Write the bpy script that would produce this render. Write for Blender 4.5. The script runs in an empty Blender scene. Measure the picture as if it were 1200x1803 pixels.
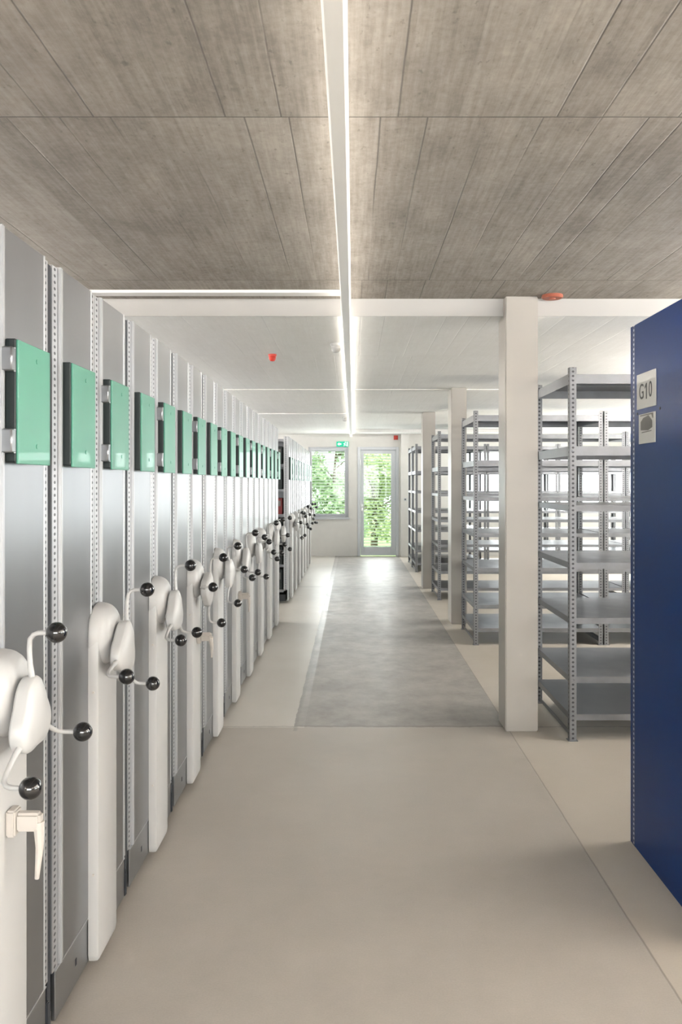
import bpy, bmesh, math, random
from mathutils import Vector, Matrix
random.seed(7)
C = bpy.context.scene
COL = C.collection
PI = math.pi

# ------------------------------------------------------------------ camera
F, HC, XV, YV = 1450.0, 1.5, 621.0, 852.0
cam = bpy.data.cameras.new('camera'); camo = bpy.data.objects.new('camera', cam); COL.objects.link(camo)
camo.location = (0, 0, HC); camo.rotation_euler = (PI/2, 0, 0)
cam.sensor_fit = 'VERTICAL'; cam.sensor_height = 36.0; cam.lens = F/1803*36
cam.shift_x = -(XV-600)/1803; cam.shift_y = -(901.5-YV)/1803
cam.clip_start = .05; cam.clip_end = 200
C.camera = camo

# ------------------------------------------------------------------ world, exposure
C.view_settings.view_transform = 'Standard'; C.view_settings.look = 'None'
C.view_settings.gamma = 1; C.view_settings.use_curve_mapping = False
C.view_settings.exposure = 1.32
w = bpy.data.worlds.new('world'); C.world = w; w.use_nodes = True
w.node_tree.nodes['Background'].inputs[0].default_value = (.93, .96, 1, 1)
w.node_tree.nodes['Background'].inputs[1].default_value = 2.6

def area(name, loc, rot, sx, sy, power, col=(1, 1, 1)):
    l = bpy.data.lights.new(name, 'AREA'); l.shape = 'RECTANGLE'; l.size = sx; l.size_y = sy
    l.energy = power; l.color = col
    o = bpy.data.objects.new(name, l); COL.objects.link(o); o.location = loc; o.rotation_euler = rot
    return o
# daylight entering through the windows of the room (right wall, wall behind, far wall, left wall); two windows added for light
XR, XL, YB, YF = 6.5, -4.4, -3.6, 17.1
RW = [(-1.6, 1.2), (2.4, 5.6), (6.8, 10.0), (11.2, 14.4)]          # right wall windows, along y
RWP = [40, 95, 125, 150]
for (a, b), p in zip(RW, RWP):
    area('window_daylight', (XR-.03, (a+b)/2, 1.55), (0, PI/2-.45, 0), 1.35, b-a-.1, p, (1, .97, .93))
area('window_daylight', (0.2, YB+.03, 1.6), (PI/2, 0, 0), 4.4, 1.5, 100, (1, .97, .94))
area('window_daylight', (-.49, YF-.12, 1.5), (-PI/2, 0, 0), .60, 1.2, 7, (.95, .98, 1))
area('window_daylight', (.53, YF-.12, 1.2), (-PI/2, 0, 0), .56, 1.9, 9, (.95, .98, 1))

area('window_daylight', (4.0, YF-.03, 1.55), (-PI/2+.2, 0, 0), 3.4, 1.2, 40, (.97, .98, 1))  # light of an added back wall window, brightens the rear ceiling
area('window_daylight', (XL+.03, 12.6, 1.55), (0, -PI/2-.1, 0), 1.2, 5.5, 60, (.97, .98, 1))  # light of an added left wall window, brightens the rear of the room
# ------------------------------------------------------------------ materials
def mat(name, col=(.8, .8, .8), rough=.5, metal=0, emit=None, es=0, coat=0):
    m = bpy.data.materials.new(name); m.use_nodes = True
    b = m.node_tree.nodes['Principled BSDF']
    b.inputs['Base Color'].default_value = (*col, 1); b.inputs['Roughness'].default_value = rough
    b.inputs['Metallic'].default_value = metal
    if coat: b.inputs['Coat Weight'].default_value = coat
    if emit: b.inputs['Emission Color'].default_value = (*emit, 1); b.inputs['Emission Strength'].default_value = es
    return m

class NT:
    def __init__(s, m): s.t = m.node_tree; s.b = s.t.nodes['Principled BSDF']
    def n(s, typ, **kw):
        x = s.t.nodes.new(typ)
        for k, v in kw.items(): setattr(x, k, v)
        return x
    def l(s, a, b): s.t.links.new(a, b)
    def put(s, sock, v):
        if hasattr(v, 'is_output') or isinstance(v, bpy.types.NodeSocket): s.l(v, sock)
        else: sock.default_value = v
    def m(s, op, a, b=0.0, c=0.0):
        x = s.n('ShaderNodeMath', operation=op)
        for i, v in enumerate((a, b, c)): s.put(x.inputs[i], v)
        return x.outputs[0]
    def mix(s, f, a, b):
        x = s.n('ShaderNodeMix', data_type='RGBA')
        s.put(x.inputs[0], f)
        for i, v in ((6, a), (7, b)):
            s.put(x.inputs[i], (*v, 1) if isinstance(v, tuple) and len(v) == 3 else v)
        return x.outputs[2]
    def noise(s, vec, scale, detail=3, rough=.5, dim='3D'):
        x = s.n('ShaderNodeTexNoise', noise_dimensions=dim); s.l(vec, x.inputs['Vector'])
        x.inputs['Scale'].default_value = scale; x.inputs['Detail'].default_value = detail; x.inputs['Roughness'].default_value = rough
        return x.outputs[0]
    def ramp(s, v, a, b, lo=0.0, hi=1.0):
        x = s.n('ShaderNodeMapRange'); s.put(x.inputs[0], v)
        for i, q in ((1, a), (2, b), (3, lo), (4, hi)): x.inputs[i].default_value = q
        return x.outputs[0]
    def scaled(s, vec, sc, loc=(0, 0, 0)):
        x = s.n('ShaderNodeMapping'); s.l(vec, x.inputs[0]); x.inputs['Scale'].default_value = sc; x.inputs['Location'].default_value = loc
        return x.outputs[0]
    def bump(s, h, strength=.3, dist=.002):
        x = s.n('ShaderNodeBump'); s.l(h, x.inputs['Height']); x.inputs['Strength'].default_value = strength
        x.inputs['Distance'].default_value = dist; s.l(x.outputs[0], s.b.inputs['Normal'])

def noisy(name, col, rough=.5, metal=0, scale=40, amt=.08, bump=0, stretch=(1, 1, 1), rvar=0, coat=0):
    m = mat(name, col, rough, metal, coat=coat); t = NT(m)
    co = t.n('ShaderNodeTexCoord').outputs['Object']
    v = t.noise(t.scaled(co, stretch), scale, 4)
    dk = tuple(c*(1-amt) for c in col); lt = tuple(min(1, c*(1+amt)) for c in col)
    t.l(t.mix(t.ramp(v, .3, .7), dk, lt), t.b.inputs['Base Color'])
    if rvar: t.l(t.ramp(v, .3, .7, rough-rvar, rough+rvar), t.b.inputs['Roughness'])
    if bump: t.bump(v, bump)
    return m

def ceiling_mat(name, base, dark, light, contrast, bumps, rough):
    m = mat(name, base, rough); t = NT(m)
    co = t.n('ShaderNodeTexCoord').outputs['Object']
    sp = t.n('ShaderNodeSeparateXYZ'); t.l(co, sp.inputs[0]); X, Y = sp.outputs[0], sp.outputs[1]
    row = t.m('FLOOR', t.m('DIVIDE', t.m('SUBTRACT', Y, 0.51), 2.04))
    fy = t.m('FRACT', t.m('DIVIDE', t.m('SUBTRACT', Y, 0.51), 2.04))
    wob = t.m('MULTIPLY', t.m('SUBTRACT', t.noise(t.scaled(co, (1, .6, 1)), 2.5, 3), .5), .012)
    xs = t.m('ADD', t.m('ADD', X, wob), t.m('MULTIPLY', row, 7.31))
    vo = t.n('ShaderNodeTexVoronoi', voronoi_dimensions='1D', feature='DISTANCE_TO_EDGE'); t.l(xs, vo.inputs['W']); vo.inputs['Scale'].default_value = 6.2
    vc = t.n('ShaderNodeTexVoronoi', voronoi_dimensions='1D', feature='F1'); t.l(xs, vc.inputs['W']); vc.inputs['Scale'].default_value = 6.2
    cs = t.n('ShaderNodeSeparateColor'); t.l(vc.outputs['Color'], cs.inputs[0])
    # board joints, some strong and some faint
    line = t.ramp(vo.outputs['Distance'], 0.0, .026, 1, 0)
    strong = t.ramp(t.noise(t.scaled(co, (3.1, .35, 1)), 1.7, 1), .42, .58, .12, 1)
    line = t.m('MULTIPLY', line, strong)
    cross = t.ramp(t.m('MINIMUM', fy, t.m('SUBTRACT', 1.0, fy)), .0006, .0022, 1, 0)
    lines = t.m('MAXIMUM', line, cross)
    grain = t.noise(t.scaled(co, (55, 3.0, 1)), 1.0, 6, .7)
    cloud = t.noise(co, 1.6, 5, .6)
    fine = t.noise(co, 38, 4, .65)
    vk = t.n('ShaderNodeTexVoronoi', feature='F1'); t.l(t.scaled(co, (5.2, 2.6, 1)), vk.inputs['Vector']); vk.inputs['Scale'].default_value = 1.0
    kd = t.m('ADD', vk.outputs['Distance'], t.m('MULTIPLY', t.m('SUBTRACT', fine, .5), .12))
    knot = t.m('MULTIPLY', t.ramp(kd, .02, .055, 1, 0), .5)
    pits = t.ramp(t.noise(t.scaled(co, (1.3, .7, 1)), 30, 3, .6), .63, .74, 0, .55)
    mid = t.noise(t.scaled(co, (1, .7, 1)), 9, 6, .7)
    f = t.m('ADD', t.m('MULTIPLY', t.ramp(grain, .25, .75), .34), t.m('MULTIPLY', cloud, .40))
    f = t.m('ADD', f, t.m('MULTIPLY', mid, .45))
    f = t.m('ADD', f, t.m('MULTIPLY', cs.outputs[0], .13))
    f = t.m('ADD', f, t.m('MULTIPLY', t.m('SUBTRACT', fine, .5), .35))
    f = t.ramp(f, .47, .88)
    col = t.mix(f, dark, light)
    col = t.mix(t.m('MULTIPLY', t.m('MAXIMUM', t.m('MAXIMUM', lines, knot), pits), contrast), col, tuple(c*.42 for c in dark))
    t.l(col, t.b.inputs['Base Color'])
    h = t.m('SUBTRACT', t.m('ADD', t.m('MULTIPLY', grain, .35), t.m('MULTIPLY', cs.outputs[1], .5)), lines)
    t.bump(h, bumps, .004)
    return m

def perforated(name, col, rough, metal, pitch, height, hole=.28, holecol=(.03, .03, .035)):
    """metal strip with a column of round holes"""
    m = mat(name, col, rough, metal); t = NT(m)
    g = t.n('ShaderNodeTexCoord').outputs['Generated']
    sp = t.n('ShaderNodeSeparateXYZ'); t.l(g, sp.inputs[0])
    geo = t.n('ShaderNodeNewGeometry'); ns = t.n('ShaderNodeSeparateXYZ'); t.l(geo.outputs['True Normal'], ns.inputs[0])
    isy = t.m('GREATER_THAN', t.m('ABSOLUTE', ns.outputs[1]), .6)
    u = t.m('ADD', t.m('MULTIPLY', sp.outputs[0], isy), t.m('MULTIPLY', sp.outputs[1], t.m('SUBTRACT', 1.0, isy)))
    du = t.m('SUBTRACT', u, .5)
    dv = t.m('MULTIPLY', t.m('SUBTRACT', t.m('FRACT', t.m('MULTIPLY', sp.outputs[2], height/pitch)), .5), .75)
    d = t.m('SQRT', t.m('ADD', t.m('MULTIPLY', du, du), t.m('MULTIPLY', dv, dv)))
    k = t.ramp(d, hole*.62, hole*.78, 1, 0)
    v = t.noise(t.n('ShaderNodeTexCoord').outputs['Object'], 30, 3)
    base = t.mix(v, tuple(c*.92 for c in col), tuple(min(1, c*1.05) for c in col))
    t.l(t.mix(k, base, holecol), t.b.inputs['Base Color'])
    t.l(t.m('MULTIPLY', t.m('SUBTRACT', 1.0, k), metal), t.b.inputs['Metallic'])
    return m

M = {}
M['raw'] = ceiling_mat('board_marked_concrete', (.3, .27, .24), (.185, .163, .14), (.355, .322, .283), .95, .45, .85)
M['paint_ceil'] = ceiling_mat('painted_board_marked_concrete', (.8, .79, .76), (.80, .785, .755), (.87, .86, .835), .18, .35, .7)
M['wall'] = noisy('white_painted_wall', (.70, .685, .655), .75, scale=8, amt=.02, bump=.05)
M['column'] = noisy('painted_concrete_column', (.40, .375, .34), .34, scale=5, amt=.02, bump=.03)
M['galv'] = noisy('galvanized_sheet', (.31, .318, .33), .31, .95, scale=3, amt=.05, stretch=(1, 1, .3))
M['galv_edge'] = noisy('pale_folded_edge', (.47, .475, .485), .35, .5, scale=20, amt=.03)  # edges of panels and kick plates, coloured paler than the sheet
M['galv_rack'] = noisy('galvanized_shelf', (.21, .215, .228), .38, .85, scale=10, amt=.10, rvar=.05)
M['perf'] = perforated('perforated_post_strip', (.48, .485, .50), .4, .8, .019, 2.07, .26)
M['perf_rack'] = perforated('perforated_rack_post', (.215, .22, .23), .42, .8, .026, 2.17, .26)
M['perf_blue'] = perforated('blue_perforated_strip', (.012, .03, .11), .4, .1, .0197, 2.155, .30, (.42, .45, .55))  # holes coloured pale, as light coming through them
M['plastic'] = noisy('light_grey_plastic', (.45, .445, .438), .36, scale=6, amt=.01)
M['plastic_dark'] = mat('beige_grey_plastic', (.50, .46, .42), .4)
M['black'] = mat('black_gloss_plastic', (.004, .004, .005), .12, coat=.5)
M['rubber'] = mat('black_rubber', (.02, .022, .028), .7)
M['dark_box'] = mat('dark_holder_shell', (.012, .02, .02), .5)
M['green'] = noisy('green_card', (.065, .26, .18), .42, scale=2.5, amt=.05, coat=.12)
M['blue'] = noisy('dark_blue_powder_coat', (.0004, .024, .125), .32, scale=60, amt=.04, bump=.02)
M['blue'].node_tree.nodes['Principled BSDF'].inputs['Specular IOR Level'].default_value = .10
M['blue'].node_tree.nodes['Principled BSDF'].inputs['Specular Tint'].default_value = (.35, .5, 1, 1)
M['white_sign'] = mat('white_sign_plate', (.52, .52, .50), .4)
M['ink'] = mat('black_ink', (.03, .03, .03), .5)
M['grey_ink'] = mat('grey_print', (.13, .125, .12), .6)
M['frame'] = noisy('white_window_frame', (.60, .62, .65), .35, scale=5, amt=.01)
M['slat'] = mat('light_blind_slat', (.70, .72, .68), .5)
M['led'] = mat('light_strip_diffuser', (.9, .9, .88), .4, emit=(1, .95, .87), es=.25)
M['led_up'] = mat('uplight_diffuser', (.9, .9, .88), .4, emit=(1, .93, .84), es=4.2)
M['led_added'] = mat('added_ceiling_uplight', (.9, .9, .88), .4, emit=(1, .95, .9), es=260.0)  # strong glow of the added unseen tracks, lifts the ceiling
M['track'] = noisy('white_track_housing', (.80, .785, .76), .45, scale=5, amt=.01)
M['red'] = mat('red_plastic', (.62, .05, .03), .35)
M['dark_red'] = mat('dark_red_card', (.16, .02, .02), .6)
M['orange'] = mat('faded_red_plastic', (.34, .10, .06), .5)
M['exit'] = mat('exit_sign_green', (.0, .33, .19), .4, emit=(0, .4, .22), es=.35)
M['exit_w'] = mat('exit_sign_white', (.8, .9, .85), .4, emit=(.8, 1, .9), es=.5)
M['chrome'] = mat('steel_handle', (.6, .6, .6), .3, .9)
M['grass'] = noisy('lawn', (.16, .26, .06), .9, scale=6, amt=.3)
M['bark'] = noisy('bark', (.12, .09, .06), .9, scale=20, amt=.3, bump=.5)
def leafmat(name, a, b):
    m = mat(name, a, .6); t = NT(m)
    r = t.n('ShaderNodeNewGeometry').outputs['Random Per Island']
    t.l(t.mix(r, a, b), t.b.inputs['Base Color'])
    return m
M['leaf'] = leafmat('fresh_leaves', (.38, .48, .20), (.58, .66, .38))
M['leaf2'] = leafmat('deep_leaves', (.22, .34, .16), (.42, .54, .30))
gm = bpy.data.materials.new('clear_glass'); gm.use_nodes = True
g = gm.node_tree; g.nodes.remove(g.nodes['Principled BSDF'])
tr = g.nodes.new('ShaderNodeBsdfTransparent'); gl = g.nodes.new('ShaderNodeBsdfGlossy'); gl.inputs['Roughness'].default_value = .02
mx = g.nodes.new('ShaderNodeMixShader'); mx.inputs[0].default_value = .015
tr.inputs[0].default_value = (.93, .97, .95, 1)
g.links.new(tr.outputs[0], mx.inputs[1]); g.links.new(gl.outputs[0], mx.inputs[2]); g.links.new(mx.outputs[0], g.nodes['Material Output'].inputs[0])
M['glass'] = gm

# floor: smooth slabs round a rougher repaired strip, with joints
fm = mat('polished_concrete_floor', (.5, .47, .43), .35); t = NT(fm); M['floor'] = fm
co = t.n('ShaderNodeTexCoord').outputs['Object']
sp = t.n('ShaderNodeSeparateXYZ'); t.l(co, sp.inputs[0]); X, Y = sp.outputs[0], sp.outputs[1]
n1 = t.m('SUBTRACT', t.noise(co, 5, 5, .65), .5); n2 = t.m('SUBTRACT', t.noise(co, 22, 4, .6), .5)
wx = t.m('ADD', X, t.m('ADD', t.m('MULTIPLY', n1, .02), t.m('MULTIPLY', n2, .022)))
wy = t.m('ADD', Y, t.m('ADD', t.m('MULTIPLY', n1, .05), t.m('MULTIPLY', n2, .03)))
inx = t.m('MULTIPLY', t.m('GREATER_THAN', wx, -.365), t.m('LESS_THAN', wx, .95))
patch = t.m('MULTIPLY', inx, t.m('GREATER_THAN', wy, 5.09))
right = t.m('GREATER_THAN', X, .95)
cloud = t.noise(co, .9, 5, .6); mott = t.noise(co, 7, 5, .7); grit = t.noise(co, 160, 2, .6)
f = t.m('ADD', t.m('MULTIPLY', cloud, .6), t.m('ADD', t.m('MULTIPLY', mott, .3), t.m('MULTIPLY', grit, .25)))
f = t.ramp(f, .40, .75)
c_main = t.mix(f, (.36, .328, .288), (.47, .432, .385))
c_right = t.mix(f, (.44, .395, .335), (.52, .475, .415))
mc = t.noise(t.scaled(co, (1, .8, 1)), 4, 7, .72)
c_patch = t.mix(t.ramp(mc, .33, .70), (.25, .232, .212), (.39, .365, .335))
far_left = t.m('MULTIPLY', t.m('LESS_THAN', X, -.3), t.m('GREATER_THAN', Y, 5.07))
c_fl = t.mix(f, (.52, .485, .435), (.62, .585, .53))
col = t.mix(far_left, c_main, c_fl); col = t.mix(right, col, c_right); col = t.mix(patch, col, c_patch)
def band(v, c, w0, w1): return t.ramp(t.m('ABSOLUTE', t.m('SUBTRACT', v, c)), w0, w1, 1, 0)
jx = t.m('ADD', X, t.m('MULTIPLY', n1, .006))
joint = t.m('MAXIMUM', band(jx, .95, .0015, .005), t.m('MAXIMUM', band(wy, 5.085, .002, .012), band(Y, 12.0, .01, .03)))
rim = t.m('MULTIPLY', t.m('MULTIPLY', t.m('MAXIMUM', band(wx, -.355, .005, .02), band(wy, 5.10, .005, .025)), inx), t.m('GREATER_THAN', Y, 5.0))
dirt = t.m('MULTIPLY', band(X, .93, .0, .09), t.ramp(mott, .4, .7, 0, .45))
col = t.mix(t.m('MULTIPLY', joint, .55), col, (.16, .14, .12))
col = t.mix(t.m('MULTIPLY', t.m('MAXIMUM', rim, dirt), .4), col, (.20, .18, .16))
t.l(col, t.b.inputs['Base Color'])
t.l(t.m('ADD', t.ramp(mott, .3, .7, .38, .52), t.m('MULTIPLY', far_left, -.1)), t.b.inputs['Roughness'])
t.bump(t.m('SUBTRACT', t.m('MULTIPLY', t.m('MULTIPLY', mc, patch), .8), joint), .25, .003)

# ------------------------------------------------------------------ mesh helpers
class MB:
    def __init__(s): s.bm = bmesh.new()
    def box(s, x0, x1, y0, y1, z0, z1, bevel=0, seg=2):
        r = bmesh.ops.create_cube(s.bm, size=1)
        vs = r['verts']
        for v in vs: v.co = Vector(((x0+x1)/2+v.co.x*(x1-x0), (y0+y1)/2+v.co.y*(y1-y0), (z0+z1)/2+v.co.z*(z1-z0)))
        if bevel:
            es = list({e for v in vs for e in v.link_edges})
            bmesh.ops.bevel(s.bm, geom=es, offset=bevel, segments=seg, affect='EDGES', clamp_overlap=True)
        return s
    def prism(s, pts, vec, bevel=0, seg=2):
        """closed polygon pts (3-D) extruded along vec"""
        vs = [s.bm.verts.new(p) for p in pts]; f = s.bm.faces.new(vs)
        r = bmesh.ops.extrude_face_region(s.bm, geom=[f]); nv = [v for v in r['geom'] if isinstance(v, bmesh.types.BMVert)]
        bmesh.ops.translate(s.bm, verts=nv, vec=vec)
        if bevel:
            top = [e for v in nv for e in v.link_edges if all(q in nv for q in e.verts)]
            bmesh.ops.bevel(s.bm, geom=list(set(top)), offset=bevel, segments=seg, affect='EDGES', clamp_overlap=True)
        return s
    def tube(s, pts, r, n=10, cap=True):
        pts = [Vector(p) for p in pts]; rings = []
        up = None
        for i, p in enumerate(pts):
            d = (pts[min(i+1, len(pts)-1)]-pts[max(i-1, 0)]).normalized()
            if up is None:
                up = d.orthogonal().normalized()
            up = (up-d*up.dot(d)).normalized(); side = d.cross(up)
            rr = r[i] if isinstance(r, (list, tuple)) else r
            rings.append([s.bm.verts.new(p+(up*math.cos(a)+side*math.sin(a))*rr) for a in (2*PI*k/n for k in range(n))])
        for a, b in zip(rings, rings[1:]):
            for k in range(n): s.bm.faces.new((a[k], a[(k+1) % n], b[(k+1) % n], b[k]))
        if cap: s.bm.faces.new(rings[0][::-1]); s.bm.faces.new(rings[-1])
        return s
    def sphere(s, c, r, u=20, v=14):
        bmesh.ops.create_uvsphere(s.bm, u_segments=u, v_segments=v, radius=r, matrix=Matrix.Translation(c)); return s
    def loops(s, rings, cap0=True, cap1=True):
        R = [[s.bm.verts.new(p) for p in ring] for ring in rings]; n = len(R[0])
        for a, b in zip(R, R[1:]):
            for k in range(n): s.bm.faces.new((a[k], a[(k+1) % n], b[(k+1) % n], b[k]))
        if cap0: s.bm.faces.new(R[0][::-1])
        if cap1: s.bm.faces.new(R[-1])
        return s
    def mesh(s, name, m, smooth=False):
        bmesh.ops.recalc_face_normals(s.bm, faces=s.bm.faces)
        me = bpy.data.meshes.new(name); s.bm.to_mesh(me); s.bm.free(); me.materials.append(m)
        if smooth:
            for p in me.polygons: p.use_smooth = True
            if smooth != 'all': me.set_sharp_from_angle(angle=math.radians(38))
        return me
    def build(s, name, m, parent=None, smooth=False, loc=None):
        o = bpy.data.objects.new(name, s.mesh(name, m, smooth)); COL.objects.link(o)
        if parent: o.parent = parent
        if loc: o.location = loc
        return o

def thing(name, label, cat, loc=(0, 0, 0), group=None, rz=0):
    o = bpy.data.objects.new(name, None); COL.objects.link(o); o.location = loc; o.rotation_euler = (0, 0, rz)
    o.empty_display_size = .1
    return tag(o, label, cat, group)
def tag(o, label=None, cat=None, group=None, kind=None):
    if label: o['label'] = label
    if cat: o['category'] = cat
    if group: o['group'] = group
    if kind: o['kind'] = kind
    return o
def struct(o, label=None): o['kind'] = 'structure'; return tag(o, label)
KIDS = {}
def kids(o):
    return [c for c in bpy.data.objects if c.parent == o]
def tree_of(o):
    return (o, [tree_of(c) for c in kids(o)])
def copy_tree(tr, parent=None):
    o, ch = tr
    c = o.copy(); COL.objects.link(c)
    if parent: c.parent = parent
    out = [c]
    for x in ch: out += copy_tree(x, c)
    return out

# ------------------------------------------------------------------ room shell
fl = struct(MB().box(XL, XR, YB, YF, -.2, 0).build('floor', M['floor']), 'beige polished concrete floor with a darker repaired strip')
ZC, ZW, YS = 2.636, 2.53, 5.06
struct(MB().box(XL, XR, YB, YS, ZC, ZC+.35).build('ceiling', M['raw']), 'raw board-marked concrete ceiling over the front of the aisle')
struct(MB().box(XL, XR, YS, YF, ZW, ZC+.35).build('ceiling', M['paint_ceil']), 'white painted board-marked ceiling further back')
M['fascia'] = noisy('painted_fascia', (.44, .428, .41), .6, scale=5, amt=.02)
struct(MB().box(XL, XR, YS-.006, YS, ZW-.001, ZC).build('trim_6', M['fascia']))
# transverse joints with thin painted beams at the column lines
struct(MB().box(XL, XR, 8.95, 9.0, ZW-.008, ZW+.01).build('trim_1', M['paint_ceil']))
struct(MB().box(XL, -.06, 12.0, 12.06, ZW-.012, ZW+.01).build('trim_2', M['paint_ceil']))
struct(MB().box(0.03, XR, 15.5, 15.75, ZW-.06, ZW+.01).build('trim_3', M['paint_ceil']))

def holed_wall(mb, axis, pos0, pos1, a0, a1, z0, z1, holes):
    """wall slab along axis ('x' or 'y') with rectangular holes (a,b,zlo,zhi) sorted"""
    def B(a, b, lo, hi):
        if b-a < 1e-4 or hi-lo < 1e-4: return
        if axis == 'x': mb.box(a, b, pos0, pos1, lo, hi)
        else: mb.box(pos0, pos1, a, b, lo, hi)
    cur = a0
    for a, b, lo, hi in holes:
        B(cur, a, z0, z1); B(a, b, z0, lo); B(a, b, hi, z1); cur = b
    B(cur, a1, z0, z1)
    return mb
WX0, WX1, WZ0, WZ1 = -.93, -.094, .80, 2.267        # far window opening
DX0, DX1, DZ1 = .094, .955, 2.267                    # far door opening
holed_wall(MB(), 'x', YF, YF+.28, XL, XR, 0, ZC+.3, [(WX0, WX1, WZ0, WZ1), (DX0, DX1, 0, DZ1), (2.2, 5.8, .9, 2.2)]).build('wall_back', M['wall'])['kind'] = 'structure'
holed_wall(MB(), 'x', YB-.25, YB, XL, XR, 0, ZC+.3, [(-2.0, 2.4, .85, 2.35)]).build('wall_front', M['wall'])['kind'] = 'structure'
holed_wall(MB(), 'y', XR, XR+.28, YB, YF, 0, ZC+.3, [(a, b, .85, 2.25) for a, b in RW]).build('wall_right', M['wall'])['kind'] = 'structure'
holed_wall(MB(), 'y', XL-.25, XL, YB, YF, 0, ZC+.3, [(9.7, 15.5, .9, 2.2)]).build('wall_left', M['wall'])['kind'] = 'structure'
struct(MB().box(.99, 1.155, YF-.16, YF, 0, ZW).build('trim_4', M['wall']), 'white wall pier beside the glazed door')
struct(MB().box(-.085, .085, YF-.012, YF, 0, ZW).build('trim_5', M['wall']))

def window(n, axis, x0, x1, pos, z0, z1, fw=.06, dep=.07, mull=1, side=1):
    r = bpy.data.objects.new('window_%d' % n, None); COL.objects.link(r); r['kind'] = 'structure'
    def mk(mb, a, b, lo, hi, d0, d1, bev=.004):
        if axis == 'x': mb.box(a, b, pos+d0, pos+d1, lo, hi, bev, 1)
        else: mb.box(pos+d0, pos+d1, a, b, lo, hi, bev, 1)
    mb = MB()
    mk(mb, x0, x0+fw, z0, z1, 0, dep); mk(mb, x1-fw, x1, z0, z1, 0, dep)
    mk(mb, x0+fw, x1-fw, z0, z0+fw, 0, dep); mk(mb, x0+fw, x1-fw, z1-fw, z1, 0, dep)
    for i in range(1, mull):
        c = x0+(x1-x0)*i/mull; mk(mb, c-fw/2, c+fw/2, z0+fw, z1-fw, 0, dep)
    mb.build('window_frame', M['frame'], r)
    g = MB(); mk(g, x0+fw, x1-fw, z0+fw, z1-fw, dep*.5, dep*.5+.006, 0); g.build('glass_pane', M['glass'], r)
    return r
w1 = window(1, 'x', WX0, WX1, YF+.06, WZ0, WZ1, .062, .07)
sash = MB()
a0, a1, b0, b1 = WX0+.05, WX1-.05, WZ0+.05, WZ1-.05
for q in ((a0, a0+.03, b0, b1), (a1-.03, a1, b0, b1), (a0+.03, a1-.03, b0, b0+.03), (a0+.03, a1-.03, b1-.03, b1)): sash.box(q[0], q[1], YF+.045, YF+.06, q[2], q[3], .003, 1)
sash.build('sash', M['frame'], w1)
MB().box(WX0-.03, WX1+.03, YF-.05, YF+.06, WZ0-.035, WZ0, .006).build('window_sill', M['frame'], w1)
for i, (a, b) in enumerate(RW): window(2+i, 'y', a, b, XR+.02, .85, 2.25, mull=3)
window(7, 'x', 2.2, 5.8, YF+.02, .9, 2.2, mull=3)  # back wall window added to bring in more light
window(8, 'y', 9.7, 15.5, XL-.09, .9, 2.2, mull=4)  # left wall window added to bring in more light
window(6, 'x', -2.0, 2.4, YB-.12, .85, 2.35, mull=4)

# glazed door
dr = bpy.data.objects.new('door_1', None); COL.objects.link(dr); dr['kind'] = 'structure'
mb = MB()
for q in ((DX0, DX0+.065, 0, DZ1), (DX1-.065, DX1, 0, DZ1), (DX0+.065, DX1-.065, DZ1-.06, DZ1)): mb.box(q[0], q[1], YF-.01, YF+.12, q[2], q[3], .004, 1)
mb.build('door_frame', M['frame'], dr)
mb = MB(); l0, l1 = DX0+.068, DX1-.068
gx0, gx1, gz0, gz1 = .225, .79, .19, 2.125
for q in ((l0, gx0, .012, DZ1-.062), (gx1, l1, .012, DZ1-.062), (gx0, gx1, .012, gz0), (gx0, gx1, gz1, DZ1-.062)): mb.box(q[0], q[1], YF+.02, YF+.08, q[2], q[3], .003, 1)
mb.build('door_leaf', M['frame'], dr)
MB().box(gx0, gx1, YF+.045, YF+.055, gz0, gz1).build('glass_pane', M['glass'], dr)
mb = MB().tube([(.19, YF+.02, 1.02), (.19, YF-.03, 1.02), (.20, YF-.035, 1.02), (.30, YF-.035, 1.02)], .009, 8); mb.box(.175, .205, YF+.008, YF+.02, .93, 1.08, .003, 1)
mb.build('door_handle', M['chrome'], dr, True)
mb = MB()
for z in (.25, 1.1, 1.95): mb.tube([(l0-.005, YF-.012, z-.05), (l0-.005, YF-.012, z+.05)], .009, 8)
mb.build('hinge', M['chrome'], dr, True)

def blind(x0, x1, z0, z1, y, label):
    mb = MB(); n = int((z1-z0)/.063)
    for i in range(n):
        z = z1-.03-i*.063
        c = []
        for k in range(5):
            u = -1+k*.5; dy = u*.027; dz = -u*.0105+(1-u*u)*.003
            c.append((dy, dz))
        up = [Vector((x0, y+a, z+b+.0012)) for a, b in c]; dn = [Vector((x0, y+a, z+b-.0012)) for a, b in reversed(c)]
        mb.prism(up+dn, Vector((x1-x0, 0, 0)))
    for xx in (x0+.1, x1-.1): mb.box(xx-.002, xx+.002, y-.003, y+.003, z0, z1)
    mb.box(x0, x1, y-.03, y+.03, z1, z1+.05)
    o = mb.build('venetian_blind', M['slat']); tag(o, label, 'blind', 'slatted blinds outside the far glazing')
blind(WX0+.04, WX1-.04, WZ0+.06, WZ1-.09, YF+.185, 'pale horizontal slatted blind lowered behind the far window left of the door')
blind(DX0+.04, DX1-.04, .06, DZ1-.09, YF+.185, 'pale horizontal slatted blind lowered behind the tall glazed door')

# ------------------------------------------------------------------ columns
def column(x0, x1, y0, y1, z1, label):
    o = MB().box(x0, x1, y0, y1, 0, z1, .006, 2).build('column', M['column'])
    tag(o, label, 'column', 'square white painted columns along the aisle')
column(.922, 1.12, 4.985, 5.22, ZC, 'nearest square white painted column, rising full height in front of the first open rack')
column(1.05, 1.215, 8.80, 9.10, ZW, 'square white painted column behind the nearest one, standing at the second rack row')
column(1.0, 1.178, 11.78, 12.06, ZW, 'farthest and shortest-looking white painted column along the right of the aisle')

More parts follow.
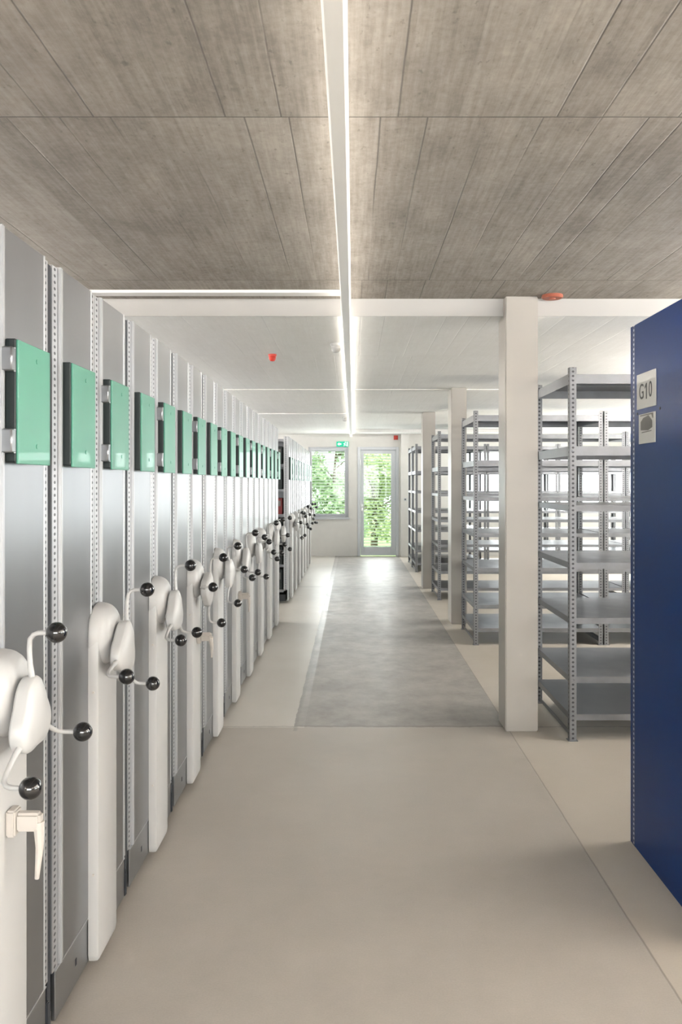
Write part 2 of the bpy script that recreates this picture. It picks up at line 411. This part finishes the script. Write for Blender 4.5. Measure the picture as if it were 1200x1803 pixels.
# ------------------------------------------------------------------ mobile shelving
HT = 2.10
unit = thing('mobile_shelving_unit', 'x', 'mobile shelving unit', (0, 0, 0))
MB().box(-2.6, -.03, .03, .72, .03, .11).build('carriage', M['rubber'], unit)
for a, b in ((.035, .372), (.378, .715)):
    k = MB().box(-.014, -.002, a, b, .03, .166, .002, 1).build('kick_plate', M['galv'], unit)
    MB().box(-.0145, .0005, a, b, .166, .1695).build('edge_line', M['galv_edge'], k)
    MB().box(-.004, -.0012, (a+b)/2-.006, (a+b)/2+.006, .085, .105).build('slot', M['rubber'], k)
PB = [(.062, .338), (.430, .700)]
for a, b in PB:
    p = MB().box(-.022, 0, a+.012, b, .17, HT, .002, 1).build('end_panel', M['galv'], unit)
    MB().box(-.022, .006, a, a+.014, .17, HT, .003, 2).build('edge_strip', M['galv_edge'], p, True)
    MB().box(-.022, .002, b-.004, b+.003, .17, HT, .001, 1).build('edge_strip', M['galv_edge'], p)
for a, b in ((.018, .058), (.342, .382), (.386, .426), (.704, .735)):
    MB().box(-.055, -.004, a, b, .17, HT-.005).build('post', M['perf'], unit)
MB().box(-.06, -.006, .737, .762, .03, HT-.01).build('gap_shade_strip', M['rubber'], unit)  # dark strip standing in for the shade in the gap between units
MB().box(-.03, .002, .717, .735, .03, .12, .003).build('rubber_buffer', M['rubber'], unit)
for a, b in ((.018, .058), (.692, .735)):
    MB().box(-2.6, -2.56, a, b, .11, HT-.005).build('rear_post', M['galv'], unit)
MB().box(-2.58, -.06, .372, .378, .11, HT-.02).build('divider_panel', M['galv'], unit)
for i in range(7):
    z = .17+i*.315
    mb = MB()
    for a, b in ((.03, .370), (.380, .72)):
        mb.box(-2.57, -.058, a, b, z, z+.004); mb.box(-2.57, -.058, a, a+.004, z-.03, z); mb.box(-2.57, -.058, b-.004, b, z-.03, z)
    mb.build('shelf', M['galv'], unit)
# crank housing: flat column with a bulging head
mb = MB()
y0, y1 = .31, .51
def ring_at(z, dx, wy=1.0):
    c = (y0+y1)/2; h = (y1-y0)/2*wy
    return [(.0, c-h, z), (dx-.008, c-h, z), (dx-.002, c-h+.003, z), (dx, c-h+.010, z), (dx, c+h-.010, z), (dx-.002, c+h-.003, z), (dx-.008, c+h, z), (0, c+h, z)]
rg = [ring_at(.03, .026, .90), ring_at(.036, .030, .95), ring_at(.055, .032), ring_at(.90, .032), ring_at(1.00, .032), ring_at(1.06, .030, .88), ring_at(1.08, .02, .7)]
mb.loops(rg)
cover = mb.build('crank_column', M['plastic'], unit, True)
mb = MB(); rings = []
NZ = 20
for i in range(NZ+1):
    # domed pod, oval in the y-z plane
    a = i/NZ; xx = .060*math.sin(a*PI/2)
    k = max(.001, math.cos(a*PI/2))**.5
    rings.append([(xx, .41+.102*k*math.copysign(abs(math.cos(q))**.85, math.cos(q)), 1.022+.018*(1-k)*0+.100*k*math.copysign(abs(math.sin(q))**.85, math.sin(q))) for q in (2*PI*j/32 for j in range(32))])
mb.loops(rings)
mb.build('crank_head', M['plastic'], unit, 'all')
for zz in (.30, .86):
    MB().tube([(.016, .3095, zz), (.016, .306, zz)], .004, 8).build('screw', M['plastic_dark'], cover)
# crank: rounded three-lobed hub with three bent arms and black ball knobs; own origin at the axle
hub = MB(); rings = []
def lobed(r, x):
    out = []
    for j in range(48):
        q = 2*PI*j/48
        rr = r*(1+.15*math.cos(3*(q-PI/2)))
        out.append((x, rr*math.cos(q), rr*math.sin(q)))
    return out
rings = [lobed(.026, -.030), lobed(.030, -.006), lobed(.074, -.004), lobed(.079, .001), lobed(.080, .024), lobed(.077, .029), lobed(.062, .036), lobed(.044, .040), lobed(.020, .043), lobed(.004, .0435)]
hub.loops(rings)
wheel = hub.build('crank_handle', M['plastic'], unit, True, loc=(.070, .395, .975))
for k in range(3):
    q = PI/2+k*2*PI/3; c, s_ = math.cos(q), math.sin(q)
    def P(r, x): return (x, r*c, r*s_)
    pts = [P(.05, .022), P(.085, .019), P(.12, .015), P(.155, .014), P(.176, .016), P(.186, .024), P(.190, .034), P(.191, .062)]
    MB().tube(pts, [.0085, .0075, .0062, .0058, .0056, .0056, .0056, .0056], 10).build('arm', M['plastic'], wheel, True)
    MB().sphere(P(.191, .076), .0235).build('knob', M['black'], wheel, 'all')
# green card holders
for i, c in enumerate((.178, .553)):
    h = MB().box(.0, .024, c-.096, c+.088, 1.552, 1.840, .002, 1).build('card_holder', M['dark_box'], unit)
    MB().box(.024, .030, c-.093, c+.108, 1.547, 1.838, .0015, 1).build('green_card', M['green'], h)
    for zz in (1.592, 1.802):
        MB().tube([(.030, c+.02, zz), (.0315, c+.02, zz)], .006, 12).build('rivet', M['green'], h)
    if i == 1:
        for zz in (1.60, 1.79):
            mb = MB().box(.0, .026, c-.122, c-.095, zz-.028, zz+.028, .003, 1)
            mb.tube([(.020, c-.098, zz-.028), (.020, c-.098, zz+.028)], .006, 8)
            mb.build('hinge', M['galv'], h, True)
proto = tree_of(unit)

def lever(parent, swing):
    o = MB()
    o.box(-.0, .022, -.020, .020, -.03, .03, .004)
    o.box(.018, .075, -.014, .014, -.02, .022, .006)
    o.tube([(.068, 0, .0), (.070, 0, -.06), (.064, 0, -.13)], [.013, .009, .005], 8)
    b = o.build('locking_lever', M['plastic_dark'], parent, True, loc=(.032, .40, .735)); b.rotation_euler = (swing, 0, 0)

ORD = ['nearest', 'second', 'third', 'fourth', 'fifth', 'sixth', 'seventh', 'eighth', 'ninth', 'tenth']
ang = [93, 73, 85, 50, 0, 90, 20, 75, 100, 60]
for k in range(10):
    objs = [unit] if k == 0 else copy_tree(proto)
    u = objs[0]; u.location = (-.812, 1.467+.75*k, 0)
    if k == 0: lab = 'nearest galvanized mobile shelving unit, cut by the left edge, lever below its crank'
    elif k == 9: lab = 'last galvanized mobile shelving unit of the front row, beside the open gap'
    elif k in (3, 5): lab = '%s galvanized mobile shelving unit from the camera, with a beige lever' % ORD[k]
    else: lab = '%s galvanized mobile shelving unit from the camera, without a lever' % ORD[k]
    u['label'] = lab; u['group'] = 'mobile shelving units in the front row'
    wh = wheel if k == 0 else [o for o in objs if o.name.startswith('crank_handle')][0]
    wh.rotation_euler = (math.radians(ang[k]-90), 0, 0)
    if k in (0, 3, 5): lever(u, 0 if k == 0 else .5)
Y2 = 10.3
ang2 = [50, 20, 80, 45, 100, 65, 30]
for k in range(7):
    objs = copy_tree(proto); u = objs[0]; u.location = (-.812, Y2+.75*k, 0)
    u['label'] = ('first mobile shelving unit beyond the gap, its open shelf side facing the camera' if k == 0 else
                  'last mobile shelving unit of the far row, next to the far wall and window' if k == 6 else
                  '%s mobile shelving unit beyond the gap, in the far row' % ORD[k])
    u['group'] = 'mobile shelving units in the far row'
    wh = [o for o in objs if o.name.startswith('crank_handle')][0]
    wh.rotation_euler = (math.radians(ang2[k]-90), 0, 0)

# dark archive boxes on the open side of the far row
bx = None
places = ['lowest shelf beyond the gap', 'second lowest shelf beyond the gap', 'third lowest shelf beyond the gap', 'fourth lowest shelf beyond the gap', 'fifth lowest shelf beyond the gap', 'highest filled shelf beyond the gap']
for i in range(6):
    zz = .1745+i*.315
    for j in range(4):
        hgt = [.25, .22, .26, .2][(i+j) % 4]; wd = .085
        x = -.812-.075-j*.095
        if i == 3 and j == 0: m_ = M['dark_red']
        else: m_ = M['dark_box']
        if bx is None:
            bx = {}
        key = (hgt, m_.name)
        r = thing('archive_box', ('dark archive box on the %s, ' % places[i] if m_ is M['dark_box'] else 'red archive box on the %s, ' % places[i])
                  + ['nearest the aisle', 'second from the aisle', 'third from the aisle', 'farthest from the aisle'][j], 'archive box', (x, Y2+.04, zz), 'archive boxes on the open rack')
        if key not in bx:
            m1 = MB().box(-wd, 0, 0, .28, 0, hgt, .003, 1).mesh('box_body', m_)
            m2 = MB().box(-wd*.75, -wd*.25, -.0012, 0, hgt*.5, hgt*.85).mesh('label_card', M['grey_ink'])
            bx[key] = (m1, m2)
        a = bpy.data.objects.new('box_body', bx[key][0]); COL.objects.link(a); a.parent = r
        b = bpy.data.objects.new('label_card', bx[key][1]); COL.objects.link(b); b.parent = r

# ------------------------------------------------------------------ open galvanized racks on the right
RH, RD, RWd = 2.18, .87, 1.2
rack = thing('open_rack', 'x', 'shelving rack', (0, 0, 0))
def lpost(sx, sy):
    """L-shaped angle post: corner at the outer corner"""
    mb = MB(); f_ = .040; th = .004
    x = 0 if sx < 0 else RWd; y = 0 if sy < 0 else RD
    xa, xb = (x, x+f_) if sx < 0 else (x-f_, x)
    ya, yb = (y, y+f_) if sy < 0 else (y-f_, y)
    mb.box(xa, xb, *( (y, y+th) if sy < 0 else (y-th, y)), 0.004, RH)
    mb.box(*((x, x+th) if sx < 0 else (x-th, x)), ya, yb, 0.004, RH)
    p = mb.build('post', M['perf_rack'], rack)
    MB().box(xa-.008, xb+.008, ya-.008, yb+.008, 0, .004).build('foot_plate', M['galv_rack'], p)
for sx in (-1, 1):
    for sy in (-1, 1): lpost(sx, sy)
SZ = [.156, .374, .718, 1.04, 1.375, 1.72, 2.14]
for z in SZ:
    mb = MB(); a, b, c, d = .005, RWd-.005, .005, RD-.005; lip = .036
    if z > 1.6: lip = .055
    mb.box(a, b, c, d, z-.0025, z)
    mb.box(a, b, c, c+.003, z-lip, z-.0025); mb.box(a, b, d-.003, d, z-lip, z-.0025)
    mb.box(a, a+.003, c, d, z-lip, z-.0025); mb.box(b-.003, b, c, d, z-lip, z-.0025)
    mb.box(a, b, c+.003, c+.014, z-lip, z-lip+.002); mb.box(a, b, d-.014, d-.003, z-lip, z-lip+.002)
    mb.box(a+.003, b-.003, RD/2-.02, RD/2+.02, z-.02, z-.0025)
    sh = mb.build('shelf', M['galv_rack'], rack)
    mb = MB()
    for x in (.018, RWd-.018):
        for y in (-.0005, RD+.0005):
            mb.tube([(x, y-.004, z-lip*.5), (x, y+.004, z-lip*.5)], .006, 6)
    mb.build('bolt', M['galv_rack'], sh)
for x in (.012, RWd-.016):
    MB().box(x, x+.004, .03, RD-.03, .02, .045).build('floor_rail', M['galv_rack'], rack)
    MB().box(x, x+.004, .03, RD-.03, RH-.06, RH-.03).build('side_rail', M['galv_rack'], rack)
rproto = tree_of(rack)
first = True
rows = [('nearest rack row', 1.262, 4.80, 3), ('second rack row', 1.124, 7.66, 4), ('third rack row', 1.095, 10.62, 4), ('farthest rack row', 1.06, 13.98, 4)]
pos = ['next to the aisle', 'second from the aisle', 'third from the aisle', 'fourth from the aisle']
for rn, (txt, x, y, nb) in enumerate(rows):
    for j in range(nb):
        o = rack if first else copy_tree(rproto)[0]; first = False
        o.location = (x+j*(RWd+.012), y, 0)
        o['label'] = 'empty open galvanized rack, %s in the %s' % (pos[j], txt)
        o['group'] = 'open galvanized racks on the right'
# second rack standing just behind each of the far rows (back-to-back rows)
o = copy_tree(rproto)[0]; o.location = (1.06, 14.93, 0)
o['label'] = 'open galvanized rack standing directly behind the farthest row, against the far wall side'; o['group'] = 'open galvanized racks on the right'

# ------------------------------------------------------------------ dark blue shelving with number sign
bl = thing('blue_shelving_unit', 'tall dark blue metal shelving unit with white sign plates, cut by the right edge', 'shelving unit', (1.165, 2.62, 0))
BY = .84; BH = 2.157
ep = MB().box(0, .02, .04, BY-.055, .0, BH, .001, 1).build('end_panel', M['blue'], bl)
for a, b in ((0, .04), (BY-.027, BY)):
    MB().box(0.001, .03, a, b, 0, BH).build('corner_post', M['blue'], bl)
MB().box(0.0, .03, BY-.055, BY-.027, 0, BH-.002).build('perforated_strip', M['perf_blue'], bl)
for a, b in ((0, .035), (BY-.035, BY)):
    MB().box(1.9, 1.935, a, b, 0, BH).build('corner_post', M['blue'], bl)
for z in (.12, .52, .92, 1.32, 1.72, 2.13):
    MB().box(.03, 1.9, .003, BY-.003, z-.03, z, .002, 1).build('shelf', M['blue'], bl)
def text_mesh(body, size, name, m, parent, loc, rot, ext=.0006, sx=1.0):
    cu = bpy.data.curves.new(name, 'FONT'); cu.body = body; cu.size = size; cu.extrude = ext; cu.align_x = 'CENTER'; cu.align_y = 'CENTER'
    to = bpy.data.objects.new('tmp', cu); COL.objects.link(to); bpy.context.view_layer.update()
    me = bpy.data.meshes.new_from_object(to.evaluated_get(bpy.context.evaluated_depsgraph_get()))
    bpy.data.objects.remove(to); bpy.data.curves.remove(cu)
    me.materials.clear(); me.materials.append(m)
    o = bpy.data.objects.new(name, me); COL.objects.link(o); o.parent = parent; o.location = loc; o.rotation_euler = rot; o.scale = (sx, 1, 1)
    return o
# local y of plates: world 3.162..3.371 -> .542...751
s1 = MB().box(-.004, 0, .542, .751, 1.802, 1.944, .0008, 1).build('sign_plate', M['white_sign'], bl)
s1['label'] = 'white sign plate with the characters G10'
for ch, yy in (('G', .695), ('0', .596)):
    text_mesh(ch, .088, 'lettering', M['ink'], s1, (-.0045, yy, 1.868), (PI/2, 0, -PI/2), sx=.85)
MB().prism([(-.0042, yy, zz) for yy, zz in ((.634, 1.837), (.634, 1.900), (.642, 1.900), (.657, 1.888), (.657, 1.878), (.644, 1.887), (.644, 1.837))], Vector((-.0008, 0, 0))).build('lettering', M['ink'], s1)
s2 = MB().box(-.004, 0, .548, .728, 1.661, 1.780, .0008, 1).build('sign_plate', M['white_sign'], bl)
s2['label'] = 'white sign plate with a small grey picture'
mb = MB()
def Q(u, v): return (-.0042, .728-u*.18, 1.661+v*.119)
mb.prism([Q(.14, .46), Q(.14, .74), Q(.30, .86), Q(.62, .92), Q(.84, .72), Q(.84, .50), Q(.60, .42)], Vector((-.0006, 0, 0)))
mb.prism([Q(.10, .93), Q(.10, .97), Q(.9, .97), Q(.9, .80), Q(.86, .80), Q(.80, .93)], Vector((-.0006, 0, 0)))
mb.prism([Q(.2, .36), Q(.2, .39), Q(.8, .41), Q(.8, .38)], Vector((-.0006, 0, 0)))
mb.build('picture', M['grey_ink'], s2)
for yy, zz in ((.755, 1.787), (.505, 1.787)):
    MB().tube([(-.002, yy, zz), (.0, yy, zz)], .005, 10).build('screw', M['ink'], bl)

# ------------------------------------------------------------------ ceiling fittings
tl = thing('light_track', 'long narrow white light track running down the middle of the ceiling', 'light track', (0, -1.5, 2.46))
L = YF-.1+1.5
MB().box(-.061, -.0185, 0, L, 0, .036, .002, 1).build('housing', M['track'], tl)
mb = MB().prism([(-.0185, 0, .002), (-.0115, 0, .012), (-.0115, 0, .050), (-.0185, 0, .050)], Vector((0, L, 0)))
mb.build('diffuser', M['led'], tl)
mb = MB().prism([(-.0615, 0, .010), (-.0655, 0, .016), (-.0655, 0, .050), (-.0615, 0, .050)], Vector((0, L, 0)))
mb.build('side_rim', M['track'], tl)
MB().box(-.061, -.0185, 0, L, .036, .05, .001, 1).build('cover_profile', M['track'], tl)
MB().box(-.058, -.0215, 0, L, .0505, .054).build('uplight_strip', M['led_up'], tl)
for i in range(3):
    MB().box(-.046, -.034, .6+i*2.1, .612+i*2.1, .05, ZC-2.46).build('hanger', M['track'], tl)
for i in range(5):
    MB().box(-.046, -.034, 7.0+i*2.3, 7.012+i*2.3, .05, ZW-2.46).build('hanger', M['track'], tl)

for xx, yy, ln, lab in ((-3.0, -3.2, 19.0, 'long added light track, unseen above the mobile shelving on the left, brightening the ceiling'), (3.3, -3.2, 10.6, 'short added light track, unseen above the open racks on the right, brightening the ceiling'), (5.2, -3.2, 18.0, 'added light track, unseen along the right window wall, brightening the ceiling')):  # tracks added out of view to brighten the ceiling
    t2 = thing('light_track', lab, 'light track', (xx, yy, 2.26), 'added light tracks out of view')
    MB().box(-.061, -.0185, 0, ln, 0, .048, .002, 1).build('housing', M['track'], t2)
    MB().box(-.058, -.0215, 0, ln, .049, .053).build('uplight_strip', M['led_added'], t2)
    for i in range(4):
        yq = .8+i*1.9
        MB().box(-.046, -.034, yq, yq+.012, .053, ZC-2.26).build('hanger', M['track'], t2)
o = MB().box(-4.3, -.075, 4.815, 4.905, ZC-.018, ZC, .002, 1).build('cable_duct', M['track']); tag(o, 'flat white cable duct crossing the raw concrete ceiling above the left shelving', 'cable duct')

def detector(x, y, z, r, m1, m2, label, cat, name):
    t_ = thing(name, label, cat, (x, y, z))
    MB().loops([[(q*math.cos(2*PI*j/24), q*math.sin(2*PI*j/24), zz) for j in range(24)] for q, zz in ((r, 0), (r*1.02, -r*.25), (r*.9, -r*.55))]).build('base', m1, t_, True)
    MB().loops([[(q*math.cos(2*PI*j/24), q*math.sin(2*PI*j/24), zz) for j in range(24)] for q, zz in ((r*.8, -r*.55), (r*.86, -r*.7), (r*.82, -r*1.2), (r*.5, -r*1.6), (r*.12, -r*1.68))]).build('lens', m2, t_, True)
    return t_
detector(-.64, 6.55, ZW, .033, M['red'], M['red'], 'small round red alarm sounder on the white ceiling above the aisle', 'alarm sounder', 'alarm_sounder')
detector(-.125, 6.05, ZW, .040, M['plastic'], M['plastic'], 'small round white smoke detector beside the light track, in front of the third joint', 'smoke detector', 'smoke_detector')
detector(-.125, 12.7, ZW, .040, M['plastic'], M['plastic'], 'small white smoke detector beside the light track, near the far wall', 'smoke detector', 'smoke_detector')
t_ = thing('ceiling_disc', 'flat faded red disc on the raw concrete ceiling, right beside the nearest column', 'ceiling disc', (1.20, 4.96, ZC))
MB().loops([[(q*math.cos(2*PI*j/32), q*math.sin(2*PI*j/32), zz) for j in range(32)] for q, zz in ((.062, 0), (.064, -.012), (.056, -.02))]).build('disc', M['orange'], t_, True)
MB().loops([[(q*math.cos(2*PI*j/24), q*math.sin(2*PI*j/24), zz) for j in range(24)] for q, zz in ((.02, -.02), (.017, -.025))]).build('centre_cap', M['orange'], t_, True)
t_ = thing('alarm_beacon', 'small dark red alarm beacon at the top of the far wall above the door', 'alarm beacon', (.89, YF, 2.46))
MB().box(-.045, .045, -.02, 0, -.045, .045, .004).build('back_plate', M['red'], t_)
MB().loops([[(q*math.cos(2*PI*j/20), yy, q*math.sin(2*PI*j/20)) for j in range(20)] for q, yy in ((.036, -.02), (.034, -.05), (.015, -.062))]).build('dome', M['red'], t_, True)

# exit sign
es = thing('exit_sign', 'green emergency exit sign with arrow and running figure above the far window', 'exit sign', (-.217, YF, 2.325))
MB().box(-.125, .125, -.035, 0, -.055, .055, .004).build('sign_box', M['exit'], es)
mb = MB()
def poly(pts, mb=mb): mb.prism([(x, -.035, z) for x, z in pts], Vector((0, -.001, 0)))
poly([(-.105, 0), (-.065, .035), (-.065, .014), (-.025, .014), (-.025, -.014), (-.065, -.014), (-.065, -.035)])
mb.build('arrow', M['exit_w'], es)
mb = MB()
def poly2(pts): mb.prism([(x, -.035, z) for x, z in pts], Vector((0, -.001, 0)))
poly2([(.085, -.042), (.085, .042), (.112, .042), (.112, -.042)])
poly2([(.040, .020), (.062, .024), (.055, -.004), (.040, -.004)])
poly2([(.040, -.004), (.052, -.004), (.036, -.042), (.024, -.042)])
poly2([(.052, -.004), (.060, -.004), (.075, -.030), (.066, -.034)])
poly2([(.040, .020), (.040, .012), (.020, .0), (.016, .006)])
mb.tube([(.060, -.035, .036), (.060, -.036, .036)], .010, 12)
mb.build('running_figure', M['exit_w'], es)
ls = thing('light_switch', 'tiny light switch on the white wall pier right of the glazed door', 'light switch', (1.075, YF-.16, 1.18))
MB().box(-.03, .03, -.008, 0, -.03, .03, .003).build('switch_plate', M['frame'], ls)
MB().box(-.016, .016, -.012, -.008, -.016, .016, .002).build('rocker', M['grey_ink'], ls)

# ------------------------------------------------------------------ outside
tag(MB().box(-12, 14, YF+.3, YF+22, -.9, -.46).build('lawn', M['grass']), 'green lawn outside the far wall', 'lawn')
def tree(x, y, hgt, rad, m, label, name='leafy_tree', n=3400, seed=1, low=.2):
    rnd = random.Random(seed)
    t_ = thing(name, label, 'tree' if name == 'leafy_tree' else 'shrub', (x, y, -.399), 'trees and shrubs outside the far windows')
    mb = MB(); mb.tube([(0, 0, 0), (.05, .03, hgt*.3), (-.03, 0, hgt*.6), (.04, .05, hgt*.85)], [.10*rad, .08*rad, .05*rad, .02*rad], 8)
    for k in range(7):
        a = rnd.random()*6.28; z = hgt*(.25+.08*k); mb.tube([(0, 0, z), (math.cos(a)*rad*.4, math.sin(a)*rad*.4, z+.25), (math.cos(a)*rad*.75, math.sin(a)*rad*.75, z+.6)], [.035*rad, .02*rad, .008], 6)
    mb.build('trunk', M['bark'], t_, True)
    bm = bmesh.new()
    clumps = []
    for k in range(26):
        a = rnd.random()*6.28; r_ = rad*rnd.random()**.5*.8; z = hgt*(low+(1-low)*rnd.random())
        clumps.append((Vector((math.cos(a)*r_, math.sin(a)*r_, z)), rad*(.28+.25*rnd.random())))
    for k in range(n):
        c, cr = rnd.choice(clumps)
        d = Vector((rnd.gauss(0, 1), rnd.gauss(0, 1), rnd.gauss(0, 1))).normalized()
        p = c+d*cr*rnd.random()**.4
        a = Vector((rnd.gauss(0, 1), rnd.gauss(0, 1), rnd.gauss(0, 1))).normalized(); b = a.orthogonal().normalized(); s_ = .035+.035*rnd.random()
        vs = [bm.verts.new(p+q) for q in (a*s_*1.6, b*s_*.7, -a*s_*1.3, -b*s_*.7)]
        bm.faces.new(vs)
    me = bpy.data.meshes.new('foliage'); bm.to_mesh(me); bm.free(); me.materials.append(m)
    o = bpy.data.objects.new('foliage', me); COL.objects.link(o); o.parent = t_
tree(-.45, YF+3.8, 3.5, .80, M['leaf2'], 'dense green tree seen through the right half of the far window', seed=3, n=6500)
tree(1.75, YF+3.8, 3.3, .80, M['leaf'], 'bright green leafy tree seen through the glazed door', seed=5, n=6500)
tree(.62, YF+7.2, 3.4, 1.1, M['leaf'], 'pale green shrub further back, outside between window and door', 'leafy_shrub', seed=8, low=.05, n=6500)
tree(-2.6, YF+7.4, 2.4, 1.0, M['leaf'], 'low pale shrub outside, left part of the far window', 'leafy_shrub', seed=9, low=.22, n=3000)
